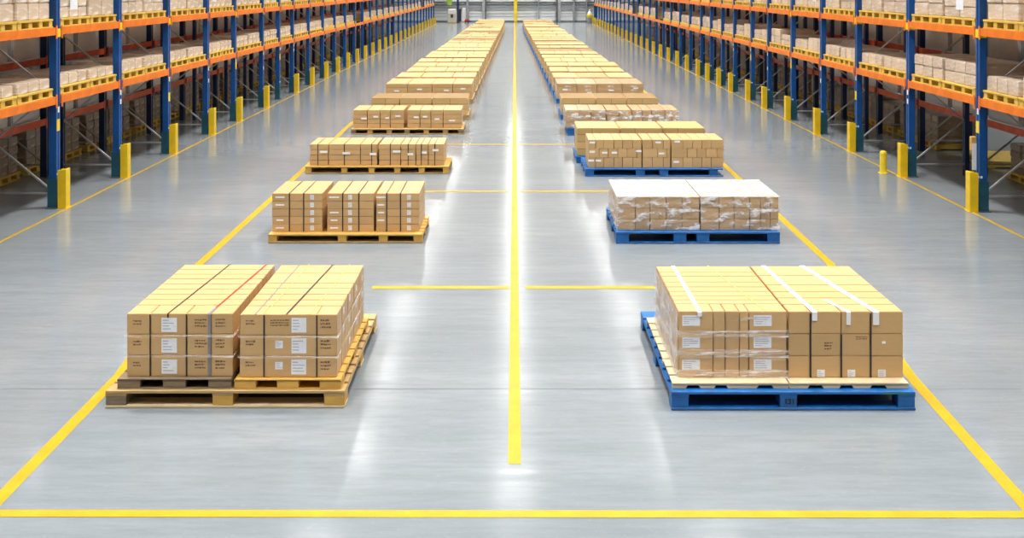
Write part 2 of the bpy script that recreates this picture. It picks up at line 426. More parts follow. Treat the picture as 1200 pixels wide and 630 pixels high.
pallet('wooden_pallet', 'yellow timber pallet under three strapped carton stacks, second in the left row', -3.245, -1.21, 13.47, 14.5, 0.002, .118, (0, .48, .745, 1), {'deck': 'woodyel', 'block': 'woodyel', 'bottom': 'wood'}, 6, 3, .12)
pallet('wooden_pallet', 'yellow timber pallet with seven strapped bundles, third in the left row', -3.76, -1.18, 18.40, 19.4, 0.002, .135, (0, .27, .46, .64, .81, 1), {'deck': 'woodyel', 'block': 'woodyel', 'bottom': 'wood'}, 6, 3, .11)
pallet('wooden_pallet', 'worn timber pallet under eight tall bundles, fourth in the left row', -3.72, -1.16, 23.25, 24.35, 0.002, .125, (0, .17, .34, .5, .67, .84, 1), {'deck': 'wood', 'block': ['wooddark', 'woodyel', 'wood'], 'bottom': 'wood'}, 6, 3, .12)
pallet('blue_pallet', 'blue pallet carrying the film-wrapped load, second in the right row', 1.335, 3.49, 13.45, 14.95, 0.002, .15, (0, .39, .53, 1), {'deck': 'bluepal'}, 7, 3, .17)
pallet('blue_pallet', 'blue pallet carrying unwrapped small cartons, third in the right row', 1.25, 3.70, 18.15, 19.35, 0.002, .138, (0, .40, .57, .93), {'deck': 'bluepal'}, 6, 3, .16)
pallet('blue_pallet', 'blue pallet under glossy film-covered bundles, fourth in the right row', 1.19, 3.75, 23.1, 24.3, 0.002, .16, (0, .33, .66, 1), {'deck': 'bluepal'}, 6, 3, .2)

# ------------------------------------------------------------------ front cartons
tiers3 = ['bottom', 'middle', 'top']; tiers5 = ['bottom', 'second', 'middle', 'fourth', 'top']
def carton(x0, x1, y0, y1, z0, z1, label, mat='carton', group=None, gap=.006, jit=.0015):
    w = x1 - x0 - gap; d = y1 - y0 - gap; h = z1 - z0 - .001
    o = obj('carton', box_mesh(w, d, h, mat), None, ((x0 + x1) / 2 + random.uniform(-jit, jit), (y0 + y1) / 2 + random.uniform(-jit, jit), z0))
    tag(o, label, 'carton', group)
    o['dims'] = [w, d, h]
    return o

def front_patch(o, name, fx, fz, w, h, mat='label', label=None):
    """flat sheet on the carton's front face, fx/fz: centre as fractions"""
    W, D, H = o['dims']
    bm = bmesh.new(); cx = (fx - .5) * W; cz = fz * H
    box(bm, cx - w / 2, cx + w / 2, -D / 2 - .0015, -D / 2 + .001, cz - h / 2, cz + h / 2)
    p = obj(name, mesh_of(name, bm, mat), o)
    if name == 'shipping_label':
        bm = bmesh.new()
        for i in range(4):
            zz = cz + h * (.33 - .2 * i); a = cx - w * .42; L = w * random.uniform(.3, .85)
            box(bm, a, a + L, -D / 2 - .0022, -D / 2 - .001, zz - h * .03, zz + h * .03)
        obj('print', mesh_of('print', bm, paint_grey), p)
    return p
paint_grey = paint('label_print', (.45, .46, .52), .6)
def side_patch(o, s, fy, fz, w, h):
    W, D, H = o['dims']; bm = bmesh.new(); cy = (fy - .5) * D; cz = fz * H
    x = s * W / 2
    box(bm, min(x - s * .001, x + s * .0015), max(x - s * .001, x + s * .0015), cy - w / 2, cy + w / 2, cz - h / 2, cz + h / 2)
    return obj('sticker', mesh_of('sticker', bm, 'label'), o)
def ink_marks(o, fx, fz, w, h, rows):
    W, D, H = o['dims']; bm = bmesh.new()
    for i in range(rows):
        zz = fz * H + h * (.5 - (i + .5) / rows); x = fx * W - W / 2 - w / 2
        end = x + w * random.uniform(.75, 1)
        while x < end:
            L = random.uniform(.006, .022)
            box(bm, x, min(end, x + L), -D / 2 - .001, -D / 2 + .001, zz - h * .16 / rows * random.uniform(.8, 2), zz + h * .16 / rows * random.uniform(.8, 2))
            x += L + random.uniform(.002, .006)
    obj('printed_mark', mesh_of('printed_mark', bm, 'ink'), o)

def stack_rows(px, Y0, sc, ye, ze, where, mat='carton'):
    """front row of px columns, then one long carton per row behind, in tiers"""
    xs = [(p - 603) / sc for p in px]; fr = {}
    n = len(xs) - 1
    for ti in range(3):
        for c in range(n):
            pos = ORD[c] + ' from left'
            fr[(ti, c)] = carton(xs[c], xs[c + 1], ye[0], ye[1], ze[ti], ze[ti + 1], 'brown carton, %s tier, %s at the front of %s' % (tiers3[ti], pos, where), mat, 'cartons on the nearest pallets')
        for r in range(1, len(ye) - 1):
            fr[(ti, 'r', r)] = carton(xs[0], xs[-1], ye[r], ye[r + 1], ze[ti], ze[ti + 1], 'long flat carton, %s tier, %s row back in %s' % (tiers3[ti], ORD[r], where), mat, 'cartons on the nearest pallets')
    return fr
sc = 144.6
ze = [.2235, .396, .565, .731]
fa = stack_rows((147.5, 175.5, 218, 246, 272.5), 8.3, sc, [8.31, 8.54, 8.70, 8.84, 8.99, 9.14, 9.30, 9.45, 9.61, 9.77], ze, 'the dark timber half pallet')
fb = stack_rows((281, 309.7, 371.5, 395.5), 8.3, sc, [8.29, 8.52, 8.68, 8.84, 9.01, 9.17, 9.48, 9.76], ze, 'the yellow timber half pallet')
for ti in range(3):
    front_patch(fa[(ti, 0)], 'shipping_label', .42, .62, .05, .05, 'grey_label') if False else None
    ink_marks(fa[(ti, 0)], .45, .58, .07, .05, 2)
    front_patch(fa[(ti, 1)], 'shipping_label', .52, .45, .125, .115)
    ink_marks(fa[(ti, 2)], .6, .55, .10, .075, 3)
    ink_marks(fa[(ti, 3)], .45, .55, .085, .08, 3)
    ink_marks(fb[(ti, 0)], .45, .62, .08, .05, 2)
    front_patch(fb[(ti, 1)], 'shipping_label', .66, .48, .12, .12)
    if ti == 2: ink_marks(fb[(ti, 1)], .3, .6, .16, .06, 3)
    else: front_patch(fb[(ti, 1)], 'shipping_label', .28, .55, .06, .06)
    ink_marks(fb[(ti, 2)], .45, .55, .09, .085, 3)
    for r in (1, 3, 5, 6):
        if random.random() < .75: side_patch(fb[(ti, 'r', r)], 1, random.uniform(.35, .65), random.uniform(.4, .7), .05, .055)

sc = 143.7
ze = [.199, .378, .558, .737]
ra = stack_rows((795, 836, 850, 866.5, 877.5, 922), 8.35, sc, [8.35, 8.55, 8.66, 8.78, 8.90, 9.03, 9.18, 9.36, 9.49, 9.69], ze, 'the blue pallet, left block')
rb = stack_rows((923.5, 949.5, 985.5, 1020, 1058.5), 8.35, sc, [8.345, 8.54, 8.71, 8.89, 9.10, 9.39, 9.70], ze, 'the blue pallet, right block')
for ti in range(3):
    front_patch(ra[(ti, 0)], 'shipping_label', .36, .58, .145, .085)
    front_patch(ra[(ti, 4)], 'shipping_label', .36, .58, .145, .088)
for c in (1, 2, 3): front_patch(rb[(0, c)], 'shipping_label', .34, .2, .062, .058)
ink_marks(rb[(1, 1)], .6, .45, .07, .07, 3); ink_marks(rb[(1, 2)], .72, .8, .10, .03, 2)
front_patch(rb[(1, 3)], 'sticker', .4, .6, .03, .02, 'tape')

# second wooden pallet: three stacks, five tiers
sc = 88.2
z5 = [.1205 + .1018 * i for i in range(6)]
for si, (px, nm) in enumerate((((318.6, 339.3, 356, 378), 'left'), ((383.3, 401.7, 420.6, 438.3), 'middle'), ((440.8, 453.2, 469.4, 491.5), 'right'))):
    xs = [(p - 603) / sc for p in px]
    for ti in range(5):
        for c in range(3):
            o = carton(xs[c], xs[c + 1], 13.6, 14.46, z5[ti], z5[ti + 1], 'flat strapped carton, %s tier, %s column of %s stack on second left pallet' % (tiers5[ti], ORD[c], nm), 'carton', 'cartons on the second left pallet')
            if c == (2 if si == 0 else 1 if si == 1 else 2): front_patch(o, 'shipping_label', .45, .5, .05, .06)
            elif c == 0 and random.random() < .8: front_patch(o, 'film_scrap', .45, .5, random.uniform(.08, .14), .02, 'tape')

# second blue pallet: eleven columns, film-wrapped
sc = 88.6
px = [640 + p / 3.937 for p in (330, 412, 480, 555, 628, 708)]; px2 = [640 + p / 3.937 for p in (714, 800, 868, 940, 990, 1035, 1075)]
zz = [.1525, .30, .445, .588]
k = 0
for grp in (px, px2):
    for a, b in zip(grp, grp[1:]):
        for ti in range(3):
            for r in range(2):
                o = carton((a - 603) / sc, (b - 603) / sc, 13.56 + .585 * r, 14.145 + .585 * r, zz[ti], zz[ti + 1], 'film-wrapped carton, %s tier, %s from left, %s on second blue pallet' % (tiers3[ti], ORD[k], ('front', 'behind')[r]), 'carton_film', 'cartons on the second blue pallet')
        k += 1
# third blue pallet: small cartons
sc = 65.7
px = [640 + p / 3.937 for p in (195, 228, 265, 313, 352, 400, 440)]; px2 = [640 + p / 3.937 for p in (444, 490, 540, 573)]; px3 = [640 + p / 3.937 for p in (577, 630, 675, 718, 762, 818)]
zz = [.1405, .32, .48, .638]; k = 0
for grp in (px, px2, px3):
    mid = [grp[0]] + [e + (grp[i + 2] - e) * .45 for i, e in enumerate(grp[1:-1])] + [grp[-1]]
    for ci in range(len(grp) - 1):
        for ti in range(3):
            a, b = (mid if ti == 1 else grp)[ci:ci + 2]
            o = carton((a - 603) / sc, (b - 603) / sc, 18.25, 19.05, zz[ti], zz[ti + 1], 'unwrapped small carton, %s tier, %s from left on third blue pallet' % (tiers3[ti], ORD[k]), 'carton', 'cartons on the third blue pallet')
            if random.random() < .25: front_patch(o, 'sticker', random.uniform(.3, .7), random.uniform(.4, .8), .10, .035, 'tape')
        k += 1

# ------------------------------------------------------------------ straps, tapes, film
def ribbon(name, label, cat, pts, w, mat, th=.002, axis='x', group=None):
    """flat band following 3-D points, its width along x (axis 'x') or z"""
    bm = bmesh.new(); L = []
    wv = Vector((w / 2, 0, 0)) if axis == 'x' else Vector((0, 0, w / 2))
    n = len(pts); P = [Vector(p) for p in pts]
    o0 = P[0].copy()
    for i in range(n):
        t = (P[min(n - 1, i + 1)] - P[max(0, i - 1)]).normalized()
        nn = t.cross(wv).normalized() * th / 2
        p = P[i] - o0
        L.append([bm.verts.new(q) for q in (p + wv + nn, p - wv + nn, p - wv - nn, p + wv - nn)])
    for a, b in zip(L, L[1:]):
        for i in range(4): bm.faces.new((a[i], a[(i + 1) % 4], b[(i + 1) % 4], b[i]))
    bm.faces.new(L[0]); bm.faces.new(L[-1][::-1])
    o = obj(name, mesh_of(name, bm, mat), None, o0)
    return tag(o, label, cat, group)

def over(x0, x1, yf, yb, zt, zlow, e=.003):
    return [(x0, yf - e, zlow), (x0, yf - e, zt - .004), (x0, yf - e + .004, zt + e), (x1, yb + e - .004, zt + e), (x1, yb + e, zt - .004), (x1, yb + e, max(zlow, .35))]
zt = .731
ribbon('strap', 'black strap over the left carton stack on the dark timber half pallet', 'strap', over(-2.812, -2.715, 8.31, 9.77, zt, .70), .012, 'black', group='straps on the nearest left pallet')
ribbon('strap', 'broad grey strap down the front of the stack on the dark half pallet', 'strap', [(-2.474, 8.303, .226), (-2.474, 8.303, .727), (-2.474, 8.308, .7345), (-2.465, 8.45, .7345)], .024, 'grey', group='straps on the nearest left pallet')
ribbon('strap', 'red strap running back over the top of the left carton stack', 'strap', [(-2.465, 8.455, .7345), (-2.365, 9.77, .7345), (-2.365, 9.774, .72), (-2.365, 9.774, .4)], .014, 'red', group='straps on the nearest left pallet')
ribbon('strap', 'dark strap across the middle of the stack on the yellow half pallet', 'strap', [(-1.846, 8.295, .7335), (-1.729, 9.76, .7335), (-1.729, 9.764, .72), (-1.729, 9.764, .4)], .014, 'black', group='straps on the nearest left pallet')
ribbon('strap', 'thin grey strap along the left side of the stack on the yellow half pallet', 'strap', [(-2.10, 8.295, .7335), (-2.05, 9.76, .7335), (-2.05, 9.764, .72)], .009, 'grey', group='straps on the nearest left pallet')
ribbon('strap', 'straw yellow strap beside the thin grey strap on the yellow half pallet stack', 'strap', [(-2.025, 8.295, .7335), (-1.96, 9.76, .7335), (-1.96, 9.764, .72)], .008, 'strapyel', group='straps on the nearest left pallet')
ribbon('strap', 'straw yellow strap near the right edge of the yellow half pallet stack', 'strap', [(-1.66, 8.295, .7335), (-1.57, 9.76, .7335), (-1.57, 9.764, .72)], .008, 'strapyel', group='straps on the nearest left pallet')
for px, lab in ((175.5, 'black upright strap between first and second cartons above the dark half pallet'), (218.0, 'black upright strap between second and third cartons above the dark half pallet')):
    ribbon('strap', lab, 'strap', [((px - 603) / 144.6, 8.305, .226), ((px - 603) / 144.6, 8.305, .728)], .009, 'black', group='straps on the nearest left pallet')
for px, lab in ((309.7, 'black upright strap left of the labels above the yellow half pallet'), (371.5, 'black upright strap right of the labels above the yellow half pallet')):
    ribbon('strap', lab, 'strap', [((px - 603) / 144.6, 8.285, .226), ((px - 603) / 144.6, 8.285, .728)], .009, 'black', group='straps on the nearest left pallet')
zt = .737
ribbon('tape', 'wide white tape over the left block on the nearest blue pallet', 'tape', [(1.508, 8.3405, .70), (1.508, 8.3405, .733), (1.508, 8.345, .7395), (1.50, 9.694, .7395), (1.50, 9.6985, .735), (1.50, 9.6985, .63)], .035, 'tape', group='white tapes on the nearest blue pallet')
ribbon('tape', 'straw tape line over the left block beside the wide white tape', 'tape', [(2.05, 8.355, .7395), (1.83, 9.695, .7395), (1.83, 9.6985, .738), (1.83, 9.6985, .70)], .012, 'strapyel', group='white tapes on the nearest blue pallet')
ribbon('tape', 'wide white tape nearest the gap on the right block of the blue pallet', 'tape', [(2.445, 8.341, .665), (2.445, 8.341, .733), (2.44, 8.345, .7395), (2.355, 9.70, .7395), (2.355, 9.705, .735), (2.355, 9.705, .6)], .042, 'tape', group='white tapes on the nearest blue pallet')
ribbon('tape', 'short white tape between two long ones on the right block', 'tape', [(2.72, 8.341, .63), (2.72, 8.341, .733), (2.72, 8.345, .7395), (2.62, 8.66, .7395)], .036, 'tape', group='white tapes on the nearest blue pallet')
ribbon('tape', 'wide white tape by the outer edge of the right block on the blue pallet', 'tape', [(2.945, 8.341, .63), (2.945, 8.341, .733), (2.94, 8.345, .7395), (2.72, 9.70, .7395), (2.72, 9.705, .735), (2.72, 9.705, .6)], .05, 'tape', group='white tapes on the nearest blue pallet')
for px, z1, lab in ((949.5, .725, 'black upright strap between first and second columns of the right block'), (985.5, .555, 'short black strap in the middle of the right block front'), (1020, .725, 'black upright strap between third and fourth columns of the right block')):
    ribbon('strap', lab, 'strap', [((px - 603) / 143.7, 8.3395, .202), ((px - 603) / 143.7, 8.3395, z1)], .013, 'black', group='straps on the nearest blue pallet')
# straps of the second left pallet
for k, px in enumerate((339.3, 356, 401.7, 420.6, 453.2, 469.4)):
    x = (px - 603) / 88.2
    ribbon('strap', 'thin black strap, %s from left over the stacks on second left pallet' % ORD[k], 'strap', over(x, x, 13.6, 14.46, z5[5], .124), .013, 'black', group='straps on the second left pallet')

def shell(name, label, x0, x1, y0, y1, z0, z1, mat, top=None, group=None, floorless=True, wrinkle=.006):
    """stretch film round a load: four wavy sides, plus a sheet on top"""
    bm = bmesh.new(); n = 14
    cx = (x0 + x1) / 2
    per = []
    def edge(ax, ay, bx_, by_, k):
        for i in range(k): per.append((ax + (bx_ - ax) * i / k, ay + (by_ - ay) * i / k))
    edge(x0, y0, x1, y0, 24); edge(x1, y0, x1, y1, 12); edge(x1, y1, x0, y1, 24); edge(x0, y1, x0, y0, 12)
    zs = [z0 + (z1 - z0) * i / 8 for i in range(9)]
    rows = []
    for z in zs:
        rows.append([])
        for (x, y) in per:
            r = random.uniform(0, wrinkle)
            dx = -r if x <= x0 else r if x >= x1 else 0
            dy = -r if y <= y0 else r if y >= y1 else 0
            rows[-1].append(bm.verts.new((x + dx - cx, y + dy - y0, z - z0)))
    m = len(per)
    for a, b in zip(rows, rows[1:]):
        for i in range(m): bm.faces.new((a[i], a[(i + 1) % m], b[(i + 1) % m], b[i]))
    t = empty(name, (cx, y0, z0), label, 'stretch film', group)
    o = obj('side_wrap', mesh_of('side_wrap', bm, mat), t)
    if top:
        bm = bmesh.new(); G = []
        for i in range(21):
            G.append([bm.verts.new((x0 + (x1 - x0) * i / 20 - cx, (y1 - y0) * j / 12, z1 - z0 + (random.uniform(.0, .008) if 0 < i < 20 and 0 < j < 12 else 0))) for j in range(13)])
        for i in range(20):
            for j in range(12): bm.faces.new((G[i][j], G[i + 1][j], G[i + 1][j + 1], G[i][j + 1]))
        obj('top_sheet', mesh_of('top_sheet', bm, top), t)
    return t
shell('stretch_film', 'clear wrinkled film round the left part of load on second blue pallet', (330 / 3.937 + 37) / 88.6 - .012, (709 / 3.937 + 37) / 88.6 + .0, 13.548, 14.74, .156, .597, 'film', 'filmtop', 'film on the blue pallets')
shell('stretch_film', 'clear wrinkled film round the right part of load on second blue pallet', (711.5 / 3.937 + 37) / 88.6 + .007, (1075 / 3.937 + 37) / 88.6 + .012, 13.548, 14.74, .156, .597, 'film', 'filmtop', 'film on the blue pallets')
def band(label, x0, x1, y0, y1, z, h):
    return shell('stretch_film', label, x0 - .008, x1 + .006, y0 - .009, y1 + .008, z - h / 2, z + h / 2, 'filmband', None, 'film bands on the nearest pallets', wrinkle=.004)  # film strip at a tier seam, its white glints painted in
for z, n_ in ((.558, 'upper'), (.395, 'lower')):
    band('%s glossy film band round the stack on the dark half pallet' % n_, -3.15, -2.285, 8.30, 9.775, z, .02)
    band('%s glossy film band round the stack on the yellow half pallet' % n_, -2.226, -1.435, 8.28, 9.765, z, .02)
X0, X1 = (795 - 603) / 143.7, (922 - 603) / 143.7
t = shell('stretch_film', 'thin clear film sheet round the whole left block on the nearest blue pallet', X0 - .004, X1 + .002, 8.3445, 9.694, .20, .730, 'filmthin', None, 'film on the blue pallets', wrinkle=.002)
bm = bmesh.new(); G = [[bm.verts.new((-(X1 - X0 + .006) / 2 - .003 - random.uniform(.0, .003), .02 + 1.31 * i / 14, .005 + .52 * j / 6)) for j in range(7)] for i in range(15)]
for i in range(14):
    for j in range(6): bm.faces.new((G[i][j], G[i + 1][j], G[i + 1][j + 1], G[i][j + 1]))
obj('side_sheen_sheet', mesh_of('side_sheen_sheet', bm, 'filmsheen'), t)  # added pale layer, paints the grazing reflection on the left side
for z, h, n_ in ((.56, .06, 'upper'), (.40, .07, 'middle'), (.235, .07, 'lowest')):
    band('%s crinkled film band round the left block on the nearest blue pallet' % n_, X0 - .006, X1 - .001, 8.341, 9.696, z, h)

# ------------------------------------------------------------------ strapped bundles of flat cartons on pallets three to five
def bundle(x0, x1, y0, y1, z0, z1, n, label, mat, strap=True, group=None):
    t = empty('carton_bundle', ((x0 + x1) / 2, (y0 + y1) / 2, z0), label, 'carton bundle', group)
    w = x1 - x0 - .012; d = y1 - y0 - .01; h = (z1 - z0) / n
    me = box_mesh(w, d, h - .002, mat, .005)
    for i in range(n): obj('carton', me, t, (random.uniform(-.002, .002), random.uniform(-.003, .003), i * h))
    if strap:
        bm = bmesh.new(); H = z1 - z0; sx = random.uniform(-.2, .2) * w
        box(bm, sx - .007, sx + .007, -d / 2 - .005, -d / 2 - .003, 0, H); box(bm, sx - .007, sx + .007, -d / 2 - .005, d / 2 + .005, H, H + .002)
        obj('strap', mesh_of('strap', bm, 'black'), t)
    bm = bmesh.new(); a = random.uniform(-.25, .15) * w; zc = random.uniform(.4, .75) * (z1 - z0)
    box(bm, a, a + min(.14, w * .4), -d / 2 - .0065, -d / 2 - .003, zc - .02, zc + .02)
    obj('label', mesh_of('label', bm, 'tape'), t)
    return t
def bundles(pxs, sc, y0, y1, z0, z1, n, where, mat, strap, grp):
    k = 0
    for g in pxs:
        for a, b in zip(g, g[1:]):
            bundle((a - 603) / sc, (b - 603) / sc, y0, y1, z0, z1, n, 'strapped bundle of flat cartons, %s from left on %s' % (ORD[k], where), mat, strap, grp); k += 1
z7 = lambda L, o=640, s=7.0: [o + v / s for v in L]
bundles(([300 + v / 3.937 for v in (247, 335, 482, 560)], [300 + v / 3.937 for v in (567, 668, 737, 795, 868)]), 64.8, 18.5, 19.32, .138, .52, 4, 'third left pallet', 'carton', True, 'bundles on the third left pallet')
bundles((z7((95, 213, 318, 402, 515), 400), z7((540, 645, 735, 835, 985), 400)), 51.3, 23.38, 24.3, .128, .54, 4, 'fourth left pallet', 'carton', False, 'bundles on the fourth left pallet')
bundles((z7((160, 265, 365, 490)), z7((498, 600, 697)), z7((706, 790, 865, 975, 1030, 1085))), 51.8, 23.16, 24.2, .163, .565, 3, 'fourth blue pallet', 'carton_film', False, 'bundles on the fourth blue pallet')
shell('stretch_film', 'glossy film round all bundles on the fourth blue pallet', (662.5 - 603) / 51.8, (795.4 - 603) / 51.8, 23.14, 24.22, .166, .572, 'film', None, 'film on the blue pallets')

# ------------------------------------------------------------------ the long rows behind
def lerp(a, b, t): return a + (b - a) * t
def simple_pallet_mesh(w, d, h, mat, rows=3, name='pallet'):
    k = ('pal', round(w, 2), round(d, 2), mat, rows)
    if k not in CACHE:
        bm = bmesh.new()
        box(bm, -w / 2, w / 2, -d / 2, d / 2, h - .03, h)
        deck = mesh_of(name, bm, mat, .003)
        bm = bmesh.new(); box(bm, -.06, .06, -d / 2 + .01, d / 2 - .01, 0, h - .03); run = mesh_of(name, bm, mat, .003)
        CACHE[k] = (deck, run)
    return CACHE[k]
def simple_pallet(name, label, x, y, z, w, d, h, mat, nrun, group, rot=0.0):
    t = empty(name, (x, y, z), label, 'pallet', group); t.rotation_euler = (0, 0, rot)
    deck, run = simple_pallet_mesh(w, d, h, mat)
    obj('deck', deck, t)
    for i in range(nrun): obj('runner', run, t, (-w / 2 + .07 + (w - .14) * i / (nrun - 1), 0, 0))
    return t

y = 25.75; rowsL = []; 
ys = [25.75, 29.35] + [31.55 + 2.12 * i for i in range(25)]
for side, s in (('left', -1), ('right', 1)):
    for i, y in enumerate(ys):
        t_ = min(1, max(0, (y - 30) / 42))
        xo = lerp(3.70, 2.95, t_); xi = lerp(1.22, .80 if s < 0 else .68, t_)
        if i == 0: xo, xi = 3.62, 1.18
        dep = 1.25 if i == 0 else 1.75; y0 = y; y1 = y + dep
        xo += random.choice((0, 0, .06, -.05)) if i > 2 else 0
        w = xo - xi; n = 4 if i % 2 else 3
        pm, pn = ('wooden_pallet', 'wood') if s < 0 else ('blue_pallet', 'bluepal')
        simple_pallet(pm, '%s pallet carrying cartons, %s in the %s row' % (('timber', 'blue')[s > 0], ORD[i + 4], side), s * (xo + xi) / 2, (y0 + y1) / 2, .002, w + .06, dep + .08, .13, pn, 5, 'pallets in the %s row' % side)
        cut = sorted([0, 1] + [j / n + random.uniform(-.04, .04) for j in range(1, n)])
        hh = random.uniform(.40, .44) if i > 1 else .41
        for j in range(n):
            a = xi + w * cut[j]; b = xi + w * cut[j + 1]
            ww = b - a - .014
            k = ('far', round(ww, 2), dep, round(hh, 2))
            if i == 1:
                bundle(min(s * a, s * b), max(s * a, s * b), y0, y1, .134, .56, 4, 'tall bundle of cartons, %s from the centre line on fifth %s pallet' % (ORD[j], side), 'carton' if s < 0 else 'carton_film', False, 'bundles on fifth pallets')
                continue
            if k not in CACHE:
                bm = bmesh.new(); box(bm, -ww / 2, ww / 2, -dep / 2, dep / 2, 0, hh)
                CACHE[k] = mesh_of('carton_stack', bm, 'far', .012, 2)
            o = obj('carton_load', CACHE[k], None, (s * (a + b) / 2, (y0 + y1) / 2, .1325))
            tag(o, 'block of kraft cartons, %s from the centre line on %s pallet of the %s row' % (ORD[j], ORD[i + 4], side), 'carton load', 'carton blocks in the %s row' % side)
            if i == 0 or i > 1:
                # pale deck edge board lying along the top front edge (yellow edge protector)
                pass
simple_pallet('blue_pallet', 'blue pallet tucked behind the third blue pallet', 2.42, 20.05, .002, 2.5, 1.1, .13, 'bluepal', 5, 'pallets in the right row')
for j in range(3):
    o = obj('carton_load', box_mesh(.80, 1.0, .53, 'far', .012), None, (1.6 + .82 * j, 20.05, .1325))
    tag(o, 'block of yellowish cartons, %s from left behind the third blue pallet' % ORD[j], 'carton load', 'cartons behind the third blue pallet')

# ------------------------------------------------------------------ racks
UPL = [13.15, 15.63, 18.1, 20.65, 23.3, 25.6, 28.4, 30.4, 32.3, 34.8, 37.4]
UPR = [13.0, 15.40, 18.15, 20.9, 23.3, 25.8, 28.2, 30.2, 32.6, 34.5, 36.5, 38.4]
for L in (UPL, UPR):
    while L[-1] < 88: L.append(round(L[-1] + 2.45, 3))
H_UP = 5.2; XF = 7.02
def upright_mesh(w, d, mat):
    """open C section with a folded lip and a central rib, open side towards the rear (+x)"""
    k = ('up', w, d, mat)
    if k not in CACHE:
        p = [(-d / 2, -w / 2), (-d / 2, -w * .18), (-d / 2 + .014, -w * .12), (-d / 2 + .014, w * .12), (-d / 2, w * .18), (-d / 2, w / 2), (d / 2, w / 2), (d / 2, w * .3), (d / 2 - .004, w * .3), (d / 2 - .004, w / 2 - .004),
             (-d / 2 + .004, w / 2 - .004), (-d / 2 + .018, w * .1), (-d / 2 + .018, -w * .1), (-d / 2 + .004, -w / 2 + .004), (d / 2 - .004, -w / 2 + .004), (d / 2 - .004, -w * .3), (d / 2, -w * .3), (d / 2, -w / 2)]
        bm = bmesh.new()
        a = [bm.verts.new((x, y, .012)) for x, y in p]; b = [bm.verts.new((x, y, H_UP)) for x, y in p]
        bm.faces.new(a); bm.faces.new(b)
        for i in range(len(p)): bm.faces.new((a[i], a[(i + 1) % len(p)], b[(i + 1) % len(p)], b[i]))
        CACHE[k] = mesh_of('upright', bm, mat)
    return CACHE[k]
bm = bmesh.new(); box(bm, -.10, .10, -.10, .10, 0, .012); PLATE = mesh_of('base_plate', bm, 'rail')
bm = bmesh.new()
for a in ((-.062, -.072, .08, -.066), (-.062, .066, .08, .072), (-.062, -.0655, -.056, .0655)): box(bm, a[0], a[2], a[1], a[3], .013, .45)
SLEEVE = mesh_of('foot_sleeve', bm, 'teal')
bm = bmesh.new(); box(bm, -.056, .05, -.072, -.0655, 0, .13); box(bm, -.062, -.0565, -.072, .072, 0, .13); CLIP = mesh_of('joint_clip', bm, 'yellow2', .002)
bm = bmesh.new(); box(bm, -.0585, -.0555, -.05, .05, 0, .18); TAGM = mesh_of('tag', bm, 'yellow2')
bm = bmesh.new(); box(bm, -.0585, -.0555, -.035, .02, 0, .09); TAGW = mesh_of('tagw', bm, 'label')
bm = bmesh.new()
for yy in (-.035, .035): box(bm, -.060, -.054, yy - .018, yy + .018, 0, .035)
box(bm, -.048, -.012, -.069, -.0645, 0, .035)
BOLT = mesh_of('bolt', bm, 'tape', .002)
def brace_mesh(depth):
    k = ('brace', depth)
    if k not in CACHE:
        bm = bmesh.new(); z = .25; s = 0
        while z < H_UP - .8:
            a, b = ((0, depth), (depth, 0))[s]
            bar(bm, (a + .03 if a == 0 else a - .03, 0, z), (b + .03 if b == 0 else b - .03, 0, z + .75), .03, .025)
            z += .75; s = 1 - s
        for z in (.22, H_UP - .3): bar(bm, (.03, 0, z), (depth - .03, 0, z), .03, .025)
        CACHE[k] = mesh_of('bracing', bm, 'galv')
    return CACHE[k]
def beam_mesh(L, mat):
    k = ('beam', round(L, 3), mat)
    if k not in CACHE:
        bm = bmesh.new(); h = L / 2
        p = [(-.025, -.115), (.025, -.115), (.025, -.03), (.006, -.03), (.006, 0), (-.025, 0)]
        a = [bm.verts.new((x, -h, z)) for x, z in p]; b = [bm.verts.new((x, h, z)) for x, z in p]
        bm.faces.new(a); bm.faces.new(b)
        for i in range(len(p)): bm.faces.new((a[i], a[(i + 1) % len(p)], b[(i + 1) % len(p)], b[i]))
        for e in (-h, h): box(bm, -.032, -.025, e - (.05 if e > 0 else 0), e + (0 if e > 0 else .05), -.17, .03)
        CACHE[k] = mesh_of('load_beam', bm, mat)
    return CACHE[k]
def rack(side, s, ups, x_front, depth, levels, mats, label, detailed, rear_beams, name='pallet_rack'):
    """s = +1 right, -1 left; local +x points away from the aisle"""
    t = empty(name, (s * x_front, ups[0], 0), label, 'pallet rack')
    if s < 0: t.scale = (1, 1, 1); 
    rz = math.pi if s < 0 else 0
    for i, y in enumerate(ups):
        ly = y - ups[0]
        near = y < 40
        for q, xx in enumerate((0, depth)):
            if q == 1 and y > 60: continue
            u = obj('upright', upright_mesh(.13, .11, mats[0]) if q == 0 else upright_mesh(.10, .08, 'navy'), t, (s * xx, ly, 0), rz)
            if q == 0 and detailed:
                if near:
                    obj('base_plate', PLATE, u)
                    obj('foot_sleeve', SLEEVE, u)
                    obj('bolt', BOLT, u, (0, 0, .50))
                if y < 34:
                    if i in (1, 2, 3, 5): obj('joint_clip', CLIP, u, (0, 0, levels[1] - .15))
                    obj('tag', TAGM if i % 2 else TAGW, u, (0, 0, 1.05 + .12 * (i % 3)))
                    obj('tag', TAGW, u, (0, 0, 1.45))
        if y < 45: obj('bracing', brace_mesh(depth), t, (0, ly, 0), rz)
        if i + 1 < len(ups):
            L = ups[i + 1] - y - .135
            for z in levels:
                b = obj('load_beam', beam_mesh(L, mats[1]), t, (-s * .045, ly + L / 2 + .0675, z), rz)
                if rear_beams and y < 45:
                    b = obj('rear_beam', beam_mesh(L, 'redbeam'), t, (s * (depth + .03), ly + L / 2 + .0675, z), 0 if s < 0 else math.pi)
    return t
LV = (1.70, 2.75); LVB = (1.05, 2.12)
